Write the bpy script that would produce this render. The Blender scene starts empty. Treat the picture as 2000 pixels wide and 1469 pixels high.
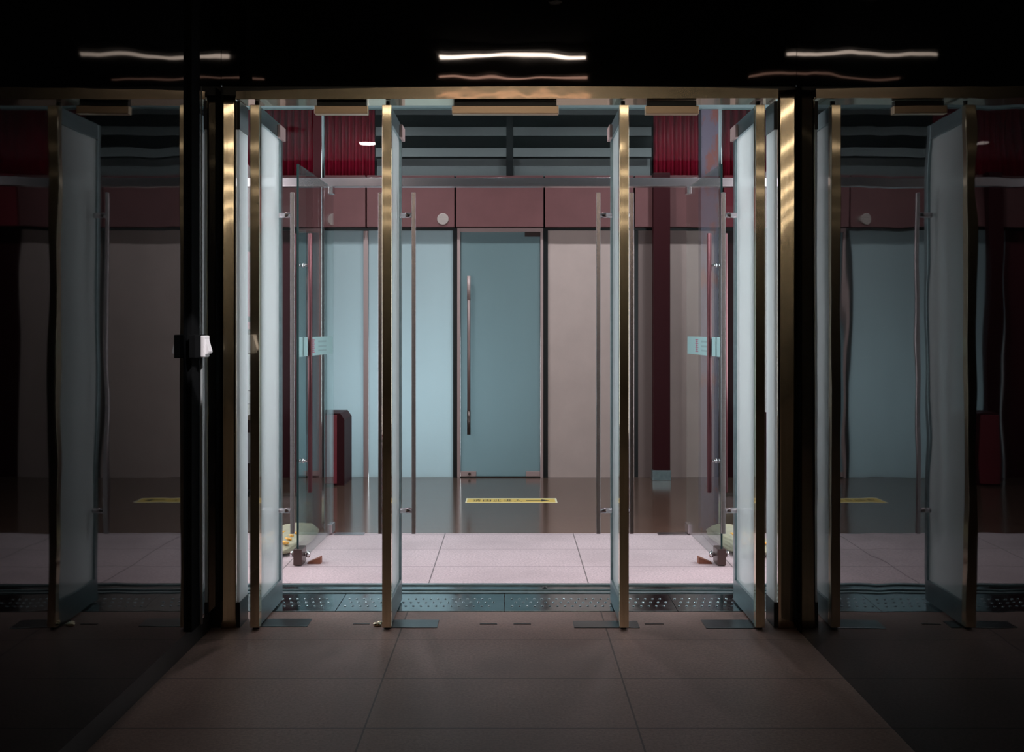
import bpy, bmesh, math, random
from mathutils import Vector, Matrix, noise
random.seed(7)
sc = bpy.context.scene
COL = sc.collection
PI = math.pi

# ------------------------------------------------------------------ camera, world, exposure
FPX, CX, HY, EYE = 2200.0, 1000.0, 648.0, 1.45     # focal length (px), vanishing point, eye height
cam = bpy.data.cameras.new('camera'); cam_o = bpy.data.objects.new('camera', cam); COL.objects.link(cam_o)
cam.sensor_fit = 'HORIZONTAL'; cam.sensor_width = 36.0; cam.lens = FPX / 2000.0 * 36.0
cam.shift_y = -(734.5 - HY) / 2000.0
cam.clip_start = 0.05; cam.clip_end = 100
cam_o.location = (0, 0, EYE); cam_o.rotation_euler = (PI / 2, 0, 0)
sc.camera = cam_o
w = bpy.data.worlds.new('night'); sc.world = w; w.use_nodes = True
w.node_tree.nodes['Background'].inputs[0].default_value = (0.35, 0.45, 0.55, 1)
w.node_tree.nodes['Background'].inputs[1].default_value = 0.004
vs = sc.view_settings
sc.display_settings.display_device = 'sRGB'
vs.view_transform = 'Standard'; vs.look = 'None'; vs.exposure = 0.0; vs.gamma = 1.0; vs.use_curve_mapping = False
cy = sc.cycles
cy.max_bounces = 14; cy.transparent_max_bounces = 24; cy.glossy_bounces = 8; cy.transmission_bounces = 12
cy.caustics_reflective = True; cy.sample_clamp_indirect = 4.0; cy.use_denoising = True

def SX(px, Y): return (px - CX) / FPX * Y
def SZ(py, Y): return EYE - (py - HY) / FPX * Y

# lights (each spot sits in the fixture built for it further down)
def spot(name, loc, power, color, angle=130, blend=0.6, radius=0.04, target=None):
    l = bpy.data.lights.new(name, 'SPOT'); l.energy = power; l.color = color
    l.spot_size = math.radians(angle); l.spot_blend = blend; l.shadow_soft_size = radius
    o = bpy.data.objects.new(name, l); COL.objects.link(o); o.location = loc
    if target is not None:
        o.rotation_euler = (Vector(target) - Vector(loc)).to_track_quat('-Z', 'Y').to_euler()
    return o
def area(name, loc, sx, sy, power, color, target):
    l = bpy.data.lights.new(name, 'AREA'); l.energy = power; l.color = color; l.shape = 'RECTANGLE'
    l.size = sx; l.size_y = sy
    o = bpy.data.objects.new(name, l); COL.objects.link(o); o.location = loc
    o.rotation_euler = (Vector(target) - Vector(loc)).to_track_quat('-Z', 'Y').to_euler()
    return o
PINKW = (1.0, 0.87, 0.93)
COOLW = (0.86, 0.96, 1.0)
VEST_SPOTS = [(-0.75, 7.05), (0.15, 7.05), (1.05, 7.05), (-1.75, 7.3), (1.85, 7.3)]
VEST_Z = 3.07
for i, (x, y) in enumerate(VEST_SPOTS):
    spot('vestibule_spot', (x, y, VEST_Z + 0.02), 46 if i < 3 else 20, PINKW, 116, 1.0, 0.05, (x, y, 0))
HALL_SPOTS = [(-2.35, 9.7, 70), (-1.25, 9.9, 105), (-0.15, 9.9, 50), (0.85, 9.9, 62), (1.75, 9.9, 95)]
HALL_Z = 4.15
for x, y, p in HALL_SPOTS:
    spot('hall_spot', (x, y, HALL_Z - 0.03), p, COOLW, 125, 0.8, 0.06, (x, y + 0.35, 0))
# unseen lamp added behind the frosted partition to light it through
area('added_backlight', (-1.0, 12.3, 0.75), 2.4, 1.3, 74, (0.87, 0.96, 1.0), (-1.0, 11.3, 0.75))

# ------------------------------------------------------------------ helpers
class MB:
    def __init__(s): s.bm = bmesh.new()
    def _merge(s, b):
        me = bpy.data.meshes.new('tmp'); b.to_mesh(me); s.bm.from_mesh(me); bpy.data.meshes.remove(me); b.free()
        return s
    def box(s, x0, x1, y0, y1, z0, z1, bev=0.0, seg=2):
        b = bmesh.new(); bmesh.ops.create_cube(b, size=1.0)
        for v in b.verts:
            v.co = Vector(((x0 + x1) / 2 + v.co.x * (x1 - x0), (y0 + y1) / 2 + v.co.y * (y1 - y0), (z0 + z1) / 2 + v.co.z * (z1 - z0)))
        if bev > 0:
            bmesh.ops.bevel(b, geom=b.edges[:], offset=bev, segments=seg, affect='EDGES', profile=0.5)
        return s._merge(b)
    def cyl(s, p0, p1, r, seg=20, r2=None, bev=0.0):
        p0, p1 = Vector(p0), Vector(p1); d = p1 - p0
        b = bmesh.new()
        bmesh.ops.create_cone(b, cap_ends=True, segments=seg, radius1=r, radius2=r if r2 is None else r2, depth=d.length)
        if bev > 0:
            es = [e for e in b.edges if abs(e.verts[0].co.z - e.verts[1].co.z) < 1e-6]
            bmesh.ops.bevel(b, geom=es, offset=bev, segments=2, affect='EDGES')
        q = Vector((0, 0, 1)).rotation_difference(d.normalized())
        m = Matrix.Translation((p0 + p1) / 2) @ q.to_matrix().to_4x4()
        b.transform(m)
        for f in b.faces: f.smooth = len(f.verts) == 4
        return s._merge(b)
    def ball(s, c, rx, ry, rz, u=20, v=12):
        b = bmesh.new(); bmesh.ops.create_uvsphere(b, u_segments=u, v_segments=v, radius=1.0)
        for x in b.verts: x.co = Vector((c[0] + x.co.x * rx, c[1] + x.co.y * ry, c[2] + x.co.z * rz))
        for f in b.faces: f.smooth = True
        return s._merge(b)
    def prism_x(s, prof, x0, x1):            # closed (y,z) profile swept along x
        b = bmesh.new()
        A = [b.verts.new((x0, y, z)) for y, z in prof]; B = [b.verts.new((x1, y, z)) for y, z in prof]
        n = len(prof)
        for i in range(n): b.faces.new((A[i], A[(i + 1) % n], B[(i + 1) % n], B[i]))
        b.faces.new(A); b.faces.new(B)
        bmesh.ops.recalc_face_normals(b, faces=b.faces[:])
        return s._merge(b)
    def prism_z(s, prof, z0, z1, smooth=False):
        b = bmesh.new()
        A = [b.verts.new((x, y, z0)) for x, y in prof]; B = [b.verts.new((x, y, z1)) for x, y in prof]
        n = len(prof)
        for i in range(n):
            f = b.faces.new((A[i], A[(i + 1) % n], B[(i + 1) % n], B[i])); f.smooth = smooth
        b.faces.new(A); b.faces.new(B)
        bmesh.ops.recalc_face_normals(b, faces=b.faces[:])
        return s._merge(b)
    def prism_y(s, prof, y0, y1):
        b = bmesh.new()
        A = [b.verts.new((x, y0, z)) for x, z in prof]; B = [b.verts.new((x, y1, z)) for x, z in prof]
        n = len(prof)
        for i in range(n): b.faces.new((A[i], A[(i + 1) % n], B[(i + 1) % n], B[i]))
        b.faces.new(A); b.faces.new(B)
        bmesh.ops.recalc_face_normals(b, faces=b.faces[:])
        return s._merge(b)
    def xform(s, m): s.bm.transform(m); return s
    def build(s, name, mat, parent=None, origin=None):
        me = bpy.data.meshes.new(name)
        o = bpy.data.objects.new(name, me); COL.objects.link(o)
        off = Vector((0, 0, 0))
        if parent is not None:
            p = parent
            while p is not None: off += p.location; p = p.parent
            o.parent = parent
        elif origin is not None:
            off = Vector(origin); o.location = off
        s.bm.transform(Matrix.Translation(-off))
        s.bm.to_mesh(me); s.bm.free()
        if mat is not None: me.materials.append(mat)
        return o

def tag(o, label=None, cat=None, group=None, kind=None):
    if label: o['label'] = label
    if cat: o['category'] = cat
    if group: o['group'] = group
    if kind: o['kind'] = kind
    return o
def thing(name, label, cat, loc, group=None, kind='thing'):
    o = bpy.data.objects.new(name, None); COL.objects.link(o); o.location = loc; o.empty_display_size = 0.1
    return tag(o, label, cat, group, kind)
def struct(o): o['kind'] = 'structure'; return o

# ------------------------------------------------------------------ materials
def newmat(name):
    m = bpy.data.materials.new(name); m.use_nodes = True
    nt = m.node_tree; nt.nodes.clear()
    out = nt.nodes.new('ShaderNodeOutputMaterial')
    return m, nt, out
def N(nt, t, **kw):
    n = nt.nodes.new(t)
    for k, v in kw.items(): setattr(n, k, v)
    return n
def math_n(nt, op, a, b=None):
    n = N(nt, 'ShaderNodeMath', operation=op)
    for i, v in enumerate((a, b)):
        if v is None: continue
        if isinstance(v, (int, float)): n.inputs[i].default_value = v
        else: nt.links.new(v, n.inputs[i])
    return n.outputs[0]
def mixc(nt, fac, a, b):
    n = N(nt, 'ShaderNodeMix', data_type='RGBA')
    if isinstance(fac, (int, float)): n.inputs['Factor'].default_value = fac
    else: nt.links.new(fac, n.inputs['Factor'])
    for k, v in (('A', a), ('B', b)):
        s = [i for i in n.inputs if i.name == k and i.type == 'RGBA'][0]
        if isinstance(v, tuple): s.default_value = (*v, 1)
        else: nt.links.new(v, s)
    return [o for o in n.outputs if o.type == 'RGBA'][0]
def noise_n(nt, scale, detail=4, stretch=(1, 1, 1), rough=0.55):
    tc = N(nt, 'ShaderNodeTexCoord'); mp = N(nt, 'ShaderNodeMapping')
    mp.inputs['Scale'].default_value = stretch
    nt.links.new(tc.outputs['Object'], mp.inputs[0])
    n = N(nt, 'ShaderNodeTexNoise'); n.inputs['Scale'].default_value = scale
    n.inputs['Detail'].default_value = detail; n.inputs['Roughness'].default_value = rough
    nt.links.new(mp.outputs[0], n.inputs['Vector'])
    return n.outputs['Fac']
def bump(nt, h, dist, strength=1.0):
    b = N(nt, 'ShaderNodeBump'); b.inputs['Distance'].default_value = dist; b.inputs['Strength'].default_value = strength
    nt.links.new(h, b.inputs['Height']); return b.outputs[0]
def ramp(nt, f, lo, hi):
    n = N(nt, 'ShaderNodeMapRange'); n.inputs[1].default_value = lo; n.inputs[2].default_value = hi
    nt.links.new(f, n.inputs[0]); return n.outputs[0]

def pbr(name, color, rough=0.5, metal=0.0, ior=1.5, var=0.0, vscale=8.0, stretch=(1, 1, 1), bumpd=0.0, bscale=20.0, bstretch=None, aniso=0.0, rvar=0.0):
    m, nt, out = newmat(name)
    p = N(nt, 'ShaderNodeBsdfPrincipled'); nt.links.new(p.outputs[0], out.inputs[0])
    p.inputs['Base Color'].default_value = (*color, 1)
    p.inputs['Roughness'].default_value = rough; p.inputs['Metallic'].default_value = metal; p.inputs['IOR'].default_value = ior
    p.inputs['Anisotropic'].default_value = aniso
    if var > 0:
        f = noise_n(nt, vscale, 4, stretch)
        c = mixc(nt, ramp(nt, f, 0.3, 0.7), tuple(x * (1 - var) for x in color), tuple(min(1, x * (1 + var)) for x in color))
        nt.links.new(c, p.inputs['Base Color'])
        if rvar > 0:
            r = N(nt, 'ShaderNodeMapRange'); r.inputs[1].default_value = .3; r.inputs[2].default_value = .7
            r.inputs[3].default_value = rough - rvar; r.inputs[4].default_value = rough + rvar
            nt.links.new(f, r.inputs[0]); nt.links.new(r.outputs[0], p.inputs['Roughness'])
    if bumpd > 0:
        nt.links.new(bump(nt, noise_n(nt, bscale, 2, bstretch or stretch), bumpd), p.inputs['Normal'])
    return m

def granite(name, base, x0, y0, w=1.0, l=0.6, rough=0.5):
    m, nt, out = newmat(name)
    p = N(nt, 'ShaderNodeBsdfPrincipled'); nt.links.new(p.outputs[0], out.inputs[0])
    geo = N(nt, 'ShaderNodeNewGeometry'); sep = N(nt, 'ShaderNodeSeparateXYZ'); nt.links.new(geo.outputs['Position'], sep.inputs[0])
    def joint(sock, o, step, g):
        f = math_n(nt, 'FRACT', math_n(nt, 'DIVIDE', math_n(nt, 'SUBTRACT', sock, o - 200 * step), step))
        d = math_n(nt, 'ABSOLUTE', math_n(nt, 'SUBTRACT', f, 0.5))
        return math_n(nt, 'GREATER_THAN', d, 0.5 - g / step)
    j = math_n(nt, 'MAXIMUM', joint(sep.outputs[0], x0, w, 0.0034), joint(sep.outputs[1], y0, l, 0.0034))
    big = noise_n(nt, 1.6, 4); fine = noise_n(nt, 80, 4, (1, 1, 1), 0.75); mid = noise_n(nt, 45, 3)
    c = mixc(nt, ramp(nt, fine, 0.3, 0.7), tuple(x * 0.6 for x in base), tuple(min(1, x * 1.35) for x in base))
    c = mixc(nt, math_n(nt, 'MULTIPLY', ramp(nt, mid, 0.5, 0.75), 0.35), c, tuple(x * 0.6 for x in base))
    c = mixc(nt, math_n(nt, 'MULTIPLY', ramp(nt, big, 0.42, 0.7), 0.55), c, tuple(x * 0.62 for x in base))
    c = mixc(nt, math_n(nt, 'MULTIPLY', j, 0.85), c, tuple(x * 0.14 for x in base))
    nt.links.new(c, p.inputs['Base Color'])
    p.inputs['Roughness'].default_value = rough
    return m

def wood_floor(name):
    m, nt, out = newmat(name)
    p = N(nt, 'ShaderNodeBsdfPrincipled'); nt.links.new(p.outputs[0], out.inputs[0])
    f = noise_n(nt, 6, 5, (0.25, 6, 1)); g = noise_n(nt, 2, 2, (0.3, 8, 1))
    c = mixc(nt, ramp(nt, f, .3, .7), (0.075, 0.042, 0.031), (0.125, 0.073, 0.054))
    nt.links.new(c, p.inputs['Base Color'])
    p.inputs['Roughness'].default_value = 0.15; p.inputs['IOR'].default_value = 1.5
    nt.links.new(bump(nt, g, 0.0006), p.inputs['Normal'])
    return m

def frosted(name, color, transl=0.45, rough=0.45, tcol=None, var=0.06):
    m, nt, out = newmat(name)
    p = N(nt, 'ShaderNodeBsdfPrincipled'); t = N(nt, 'ShaderNodeBsdfTranslucent'); mx = N(nt, 'ShaderNodeMixShader')
    f = noise_n(nt, 1.3, 3, (1, 1, .5))
    c = mixc(nt, ramp(nt, f, .3, .7), tuple(x * (1 - var) for x in color), tuple(x * (1 + var) for x in color))
    nt.links.new(c, p.inputs['Base Color'])
    p.inputs['Roughness'].default_value = rough
    t.inputs[0].default_value = (*(tcol or color), 1)
    mx.inputs[0].default_value = transl
    nt.links.new(p.outputs[0], mx.inputs[1]); nt.links.new(t.outputs[0], mx.inputs[2]); nt.links.new(mx.outputs[0], out.inputs[0])
    return m

def clear_glass(name, tint=(0.9, 0.97, 0.96), f0=0.045, haze=0.0, edge=1.0, hazecol=(0.82, 0.845, 0.85), wave=0.0):
    m, nt, out = newmat(name)
    lw = N(nt, 'ShaderNodeLayerWeight'); lw.inputs[0].default_value = 0.5
    fac = math_n(nt, 'ADD', math_n(nt, 'MULTIPLY', math_n(nt, 'POWER', lw.outputs['Facing'], 5.0), (1 - f0) * edge), f0)
    tr = N(nt, 'ShaderNodeBsdfTransparent'); tr.inputs[0].default_value = (*tint, 1)
    gl = N(nt, 'ShaderNodeBsdfGlossy'); gl.inputs['Roughness'].default_value = 0.0 if haze == 0 else 0.12
    if wave: nt.links.new(bump(nt, noise_n(nt, 2.0, 1), wave), gl.inputs['Normal'])
    mx = N(nt, 'ShaderNodeMixShader'); nt.links.new(fac, mx.inputs[0])
    base = tr.outputs[0]
    if haze > 0:
        d = N(nt, 'ShaderNodeBsdfDiffuse'); d.inputs[0].default_value = (*hazecol, 1)
        t = N(nt, 'ShaderNodeBsdfTranslucent'); t.inputs[0].default_value = (*hazecol, 1)
        a = N(nt, 'ShaderNodeMixShader'); a.inputs[0].default_value = 0.5
        nt.links.new(d.outputs[0], a.inputs[1]); nt.links.new(t.outputs[0], a.inputs[2])
        h = N(nt, 'ShaderNodeMixShader'); h.inputs[0].default_value = haze
        nt.links.new(tr.outputs[0], h.inputs[1]); nt.links.new(a.outputs[0], h.inputs[2]); base = h.outputs[0]
    nt.links.new(base, mx.inputs[1]); nt.links.new(gl.outputs[0], mx.inputs[2]); nt.links.new(mx.outputs[0], out.inputs[0])
    return m

def emit(name, color, strength):
    m, nt, out = newmat(name)
    e = N(nt, 'ShaderNodeEmission'); e.inputs[0].default_value = (*color, 1); e.inputs[1].default_value = strength
    nt.links.new(e.outputs[0], out.inputs[0]); return m

M = {}
M['granite_out'] = granite('granite_paving', (0.245, 0.160, 0.135), -0.54, 5.30, 1.0, 0.59)  # same stone as the vestibule; its weaker, warmer light is put into the colour
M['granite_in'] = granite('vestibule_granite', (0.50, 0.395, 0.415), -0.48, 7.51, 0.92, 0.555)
M['wood'] = wood_floor('dark_glossy_floor')
def brass_mat(name, stretch, bd, bs):
    m, nt, out = newmat(name)
    f = noise_n(nt, 60, 4, stretch)
    c = mixc(nt, ramp(nt, f, .3, .7), (0.74, 0.61, 0.42), (0.88, 0.75, 0.55))
    nb = bump(nt, noise_n(nt, bs, 2, (1, 1, 1.2)), bd)
    mx = N(nt, 'ShaderNodeMixShader'); mx.inputs[0].default_value = 0.5
    for i, r in enumerate((0.26, 0.055)):
        p = N(nt, 'ShaderNodeBsdfPrincipled'); p.inputs['Metallic'].default_value = 1.0; p.inputs['Roughness'].default_value = r
        nt.links.new(c, p.inputs['Base Color']); nt.links.new(nb, p.inputs['Normal']); nt.links.new(p.outputs[0], mx.inputs[1 + i])
    nt.links.new(mx.outputs[0], out.inputs[0]); return m
M['brass'] = brass_mat('brushed_brass', (3, 3, 0.06), 0.0002, 4)
M['brass_h'] = brass_mat('brushed_brass_header', (0.05, 3, 8), 0.0007, 5)
M['dark_glass'] = pbr('dark_mirror_glass', (0.004, 0.0045, 0.005), 0.02, 0, 1.36, bumpd=0.0022, bscale=1.3)
M['dark_glass_left'] = pbr('dull_dark_mirror_glass', (0.004, 0.0045, 0.005), 0.025, 0, 1.22, bumpd=0.003, bscale=1.1)
M['transom_glass'] = pbr('black_fascia_glass', (0.004, 0.0045, 0.005), 0.025, 0, 2.2, bumpd=0.0035, bscale=1.6)
M['black'] = pbr('black_metal', (0.008, 0.009, 0.010), 0.35, 0.0, 1.5)
M['blackmatte'] = pbr('black_ceiling', (0.007, 0.0075, 0.008), 0.95, 0, 1.08)
M['tealsteel'] = pbr('cool_steel', (0.26, 0.34, 0.36), 0.3, 0.9, var=0.1, vscale=30, stretch=(1, .1, 1))
M['darkplate'] = pbr('dark_floor_plate', (0.10, 0.125, 0.13), 0.28, 0.8, var=0.2, vscale=9)
M['steel'] = pbr('satin_steel', (0.60, 0.52, 0.54), 0.26, 1.0, var=0.08, vscale=60, stretch=(0.05, 1, 2))
M['chrome'] = pbr('polished_steel', (0.72, 0.72, 0.74), 0.1, 1.0)
M['plate'] = pbr('tread_plate_steel', (0.30, 0.37, 0.39), 0.14, 1.0, var=0.25, vscale=7, bumpd=0.0008, bscale=5, rvar=0.07)
M['pinksteel'] = pbr('pinkish_steel', (0.52, 0.36, 0.35), 0.48, 0.3)
M['rosemetal'] = pbr('dark_rose_metal', (0.10, 0.032, 0.038), 0.42, 0.5)
M['dullrose'] = pbr('dull_rose_steel', (0.30, 0.20, 0.195), 0.5, 0.6)
M['grille'] = pbr('pale_grille', (0.55, 0.44, 0.41), 0.5)
M['tan'] = pbr('tan_brass', (0.80, 0.60, 0.42), 0.36, 1.0)
M['leaf_glass'] = clear_glass('hazed_door_glass', (0.9, 0.97, 0.97), 0.04, 0.56, 0.3)
M['glass'] = clear_glass('clear_glass', (0.90, 0.955, 0.95), 0.04)
M['transom_pane'] = clear_glass('transom_pane_glass', (0.93, 0.95, 0.95), 0.022, wave=0.0005)
M['edge'] = pbr('glass_edge', (0.02, 0.045, 0.045), 0.15)
M['white_frost'] = frosted('white_frosted_glass', (0.74, 0.77, 0.78), 0.4, 0.35)
M['frost_pale'] = frosted('pale_blue_frosted_glass', (0.60, 0.69, 0.72), 0.4, 0.42)
M['frost_teal'] = frosted('teal_frosted_glass', (0.265, 0.355, 0.375), 0.42, 0.4, (0.40, 0.49, 0.52))
M['greige'] = pbr('greige_wall_panel', (0.58, 0.43, 0.40), 0.5, var=0.06, vscale=3)
M['brown'] = pbr('brown_wall_panel', (0.22, 0.15, 0.14), 0.5)
M['mauve'] = pbr('dusty_mauve_metal_panel', (0.185, 0.07, 0.073), 0.42, 0.0, var=0.08, vscale=4)
M['redpanel'] = pbr('deep_red_panel', (0.26, 0.03, 0.045), 0.42, var=0.1, vscale=4)
M['dimred'] = pbr('dim_red_panel', (0.12, 0.022, 0.032), 0.45)
M['red'] = pbr('crimson_cladding', (0.42, 0.012, 0.045), 0.38, var=0.08, vscale=5)
M['maroon'] = pbr('dark_maroon_paint', (0.042, 0.006, 0.009), 0.55, 0, 1.25)
M['louver'] = pbr('grey_louver_metal', (0.19, 0.205, 0.21), 0.5)
M['teal_ceiling'] = pbr('grey_teal_soffit', (0.15, 0.22, 0.23), 0.6)
M['tape'] = pbr('yellow_tape', (0.80, 0.55, 0.13), 0.5)
M['tapetrim'] = pbr('pale_tape_border', (0.85, 0.78, 0.55), 0.5)
M['ink'] = pbr('black_ink', (0.02, 0.018, 0.015), 0.6)
M['wedge'] = pbr('brown_wood', (0.24, 0.085, 0.05), 0.6, var=0.2, vscale=20)
M['lockblock'] = pbr('dark_bronze', (0.10, 0.065, 0.06), 0.3, 0.6)
M['sticker'] = frosted('pale_teal_film', (0.42, 0.60, 0.61), 0.3, 0.5)
M['sticker_red'] = pbr('red_print', (0.45, 0.12, 0.2), 0.5)
M['sticker_grey'] = pbr('grey_print', (0.28, 0.42, 0.44), 0.5)
M['whiteplastic'] = pbr('white_plastic', (0.86, 0.84, 0.86), 0.4)
M['paper'] = pbr('white_paper', (0.82, 0.83, 0.86), 0.6)
M['pinkpaper'] = pbr('pink_poster', (0.75, 0.17, 0.27), 0.5)
M['greypaper'] = pbr('grey_printed_paper', (0.5, 0.47, 0.5), 0.6)
M['olive'] = pbr('olive_grey_panel', (0.3, 0.28, 0.22), 0.6)
def bag_mat():
    m, nt, out = newmat('pale_sack_cloth')
    p = N(nt, 'ShaderNodeBsdfPrincipled'); nt.links.new(p.outputs[0], out.inputs[0])
    f = noise_n(nt, 5, 3); wv = noise_n(nt, 160, 2)
    c = mixc(nt, ramp(nt, f, .3, .7), (0.26, 0.255, 0.195), (0.36, 0.335, 0.23))
    nt.links.new(c, p.inputs['Base Color']); p.inputs['Roughness'].default_value = 0.8
    nt.links.new(bump(nt, wv, 0.002), p.inputs['Normal'])
    return m
M['bag'] = bag_mat()
M['orange'] = pbr('orange_print', (0.80, 0.40, 0.08), 0.6)
def rust_mat():
    m, nt, out = newmat('mauve_paint_with_rust')
    p = N(nt, 'ShaderNodeBsdfPrincipled'); nt.links.new(p.outputs[0], out.inputs[0])
    f = noise_n(nt, 7, 5, (1, 1, .45), 0.65)
    n = N(nt, 'ShaderNodeMapRange'); n.inputs[1].default_value = .52; n.inputs[2].default_value = .6; nt.links.new(f, n.inputs[0])
    c = mixc(nt, n.outputs[0], (0.10, 0.085, 0.12), (0.15, 0.055, 0.05))
    nt.links.new(c, p.inputs['Base Color']); p.inputs['Roughness'].default_value = 0.42
    return m
M['rust'] = rust_mat()
M['tube_hot'] = emit('lamp_tube_glow', (1.0, 0.80, 0.66), 12.0)
M['tube_far'] = emit('far_lamp_glow', (1.0, 0.55, 0.40), 2.2)
M['tube_long'] = emit('long_lamp_glow', (1.0, 0.84, 0.64), 7.5)
M['bulb'] = emit('downlight_glow', (1.0, 0.86, 0.80), 60.0)

# ------------------------------------------------------------------ setting
WL, WR = -1.42, 1.39               # dark glass side walls of the approach
YF = 5.50                          # door line
YB = 11.19                         # back wall
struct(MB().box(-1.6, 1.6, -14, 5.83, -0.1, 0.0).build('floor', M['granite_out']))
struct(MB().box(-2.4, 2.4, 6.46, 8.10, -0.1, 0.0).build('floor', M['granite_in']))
struct(MB().box(-3.3, 3.3, 8.10, 11.6, -0.1, 0.0).build('floor', M['wood']))
struct(MB().box(WR, WR + 0.04, -14, 5.495, 0, 3.75).build('wall_right', M['dark_glass']))
struct(MB().box(WL - 0.04, WL, -14, 5.495, 0.135, 3.75).build('wall_left', M['dark_glass_left']))
struct(MB().box(-1.56, -1.47, -14, 5.495, 0.0, 0.135).build('baseboard_left', M['black']))
struct(MB().box(-1.56, 1.56, -14.1, -14, 0, 3.75).build('wall_front', M['blackmatte']))
struct(MB().box(-1.6, 1.6, -14.1, 5.56, 3.75, 3.85).build('ceiling', M['blackmatte']))
struct(MB().box(-2.4, 2.4, 5.66, 8.22, VEST_Z + 0.06, VEST_Z + 0.16).build('ceiling', M['blackmatte']))
def soffit():
    mb = MB()
    # soffit panel with round openings for the downlights would be cut; here strips around the openings keep it one panel
    bm = mb.bm
    xs = sorted(set([-2.4, 2.4] + [v for x, y in VEST_SPOTS for v in (x - 0.07, x + 0.07)] + [-1.33, -1.15]))
    ys = sorted(set([5.66, 8.22] + [v for x, y in VEST_SPOTS for v in (y - 0.07, y + 0.07)] + [6.56, 6.74]))
    def hole(cx, cy):
        return any(abs(cx - x) < 0.07 and abs(cy - y) < 0.07 for x, y in VEST_SPOTS + [(-1.24, 6.65)]) 
    V = {}
    def vert(i, j):
        if (i, j) not in V: V[(i, j)] = bm.verts.new((xs[i], ys[j], VEST_Z))
        return V[(i, j)]
    for i in range(len(xs) - 1):
        for j in range(len(ys) - 1):
            if not hole((xs[i] + xs[i + 1]) / 2, (ys[j] + ys[j + 1]) / 2):
                bm.faces.new((vert(i, j), vert(i, j + 1), vert(i + 1, j + 1), vert(i + 1, j)))
    r = bmesh.ops.extrude_face_region(bm, geom=bm.faces[:])
    for v in [g for g in r['geom'] if isinstance(g, bmesh.types.BMVert)]: v.co.z += 0.055
    bmesh.ops.recalc_face_normals(bm, faces=bm.faces[:])
    return mb
struct(soffit().build('ceiling', M['teal_ceiling']))
struct(MB().box(-3.3, 3.3, 8.22, 11.7, HALL_Z, HALL_Z + 0.1).build('ceiling', M['blackmatte']))
struct(MB().box(-3.3, 3.3, 8.14, 8.22, VEST_Z + 0.17, HALL_Z).build('wall_inner', M['blackmatte']))
for s, nm in ((-1, 'wall_left'), (1, 'wall_right')):
    struct(MB().box(min(s * 2.4, s * 2.5), max(s * 2.4, s * 2.5), 5.66, 8.22, 0, VEST_Z).build(nm, M['redpanel']))
    struct(MB().box(min(s * 3.3, s * 3.4), max(s * 3.3, s * 3.4), 8.2, 13, 0, HALL_Z).build(nm, M['maroon']))
    struct(MB().box(min(s * (1.4195 if s < 0 else 1.387), s * 2.5), max(s * (1.4195 if s < 0 else 1.387), s * 2.5), 5.515, 5.56, 0, 2.65).build('wall_front', M['black']))
    struct(MB().box(min(s * 2.4, s * 3.4), max(s * 2.4, s * 3.4), 8.14, 8.22, 0, VEST_Z + 0.16).build('wall_inner', M['maroon']))

M['lit'] = emit('lit_window_glow', (0.97, 0.97, 1.0), 5.4)  # glowing panels added on the side walls to brighten the door glass
for i, s in enumerate((-1, 1)):
    o = MB().box(min(s * 2.37, s * 2.4), max(s * 2.37, s * 2.4), 5.72, 7.95, 0.7, 2.95).build('fill_light_%d' % (i + 1), M['lit']); struct(o)
    struct(MB().box(min(s * 2.36, s * 2.4), max(s * 2.36, s * 2.4), 7.95, 8.01, 0.65, 3.0).build('trim_1%d' % (i + 1), M['black']))  # edge strip of the added glowing panel

# black fascia glass over the doors
tag(MB().box(WL - 0.04, WR + 0.04, 5.5, 5.54, 2.655, 3.748).build('fascia_panel', M['transom_glass']),
    'black glass fascia above the brass header, mirroring the strip lamps', 'panel', kind='thing')

# ------------------------------------------------------------------ strip lamps of the approach
def strip_lamp(label, x0, x1, y0, y1, z, mat, cat='lamp', group=None):
    cx, cy = (x0 + x1) / 2, (y0 + y1) / 2
    t = thing('strip_lamp', label, cat, (cx, cy, 3.75), group)
    MB().box(x0 - 0.02, x1 + 0.02, y0 - 0.02, y1 + 0.02, z + 0.03, 3.748, 0.006).build('housing', M['black'], t)
    if x1 - x0 > y1 - y0:
        MB().cyl((x0, cy, z), (x1, cy, z), (y1 - y0) / 2, 16).build('lamp_tube', mat, t)
        for xx in (x0 - 0.012, x1 - 0.012): MB().box(xx, xx + 0.024, y0, y1, z - 0.03, z + 0.04, 0.004).build('end_cap', M['black'], t)
    else:
        MB().cyl((cx, y0, z), (cx, y1, z), (x1 - x0) / 2, 16).build('lamp_tube', mat, t)
        for yy in (y0 - 0.012, y1 - 0.012): MB().box(x0, x1, yy, yy + 0.024, z - 0.03, z + 0.04, 0.004).build('end_cap', M['black'], t)
    return t
strip_lamp('bright crosswise strip lamp mirrored in the black fascia just above the brass header', -0.59, 0.61, 2.017, 2.043, 3.66, M['tube_hot'])
strip_lamp('dimmer crosswise strip lamp mirrored as the lower thin streak on the black fascia', -0.66, 0.70, 0.99, 1.01, 3.715, M['tube_far'])
for y in (-0.2, -2.4, -4.6, -6.7, -9.2, -11.8):
    strip_lamp('crosswise strip lamp farther back on the approach ceiling, seen only as glints on the brass', -1.33, 1.33, y - 0.022, y + 0.022, 3.64, M['tube_long'],
               group='strip lamps farther back on the approach ceiling')

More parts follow.
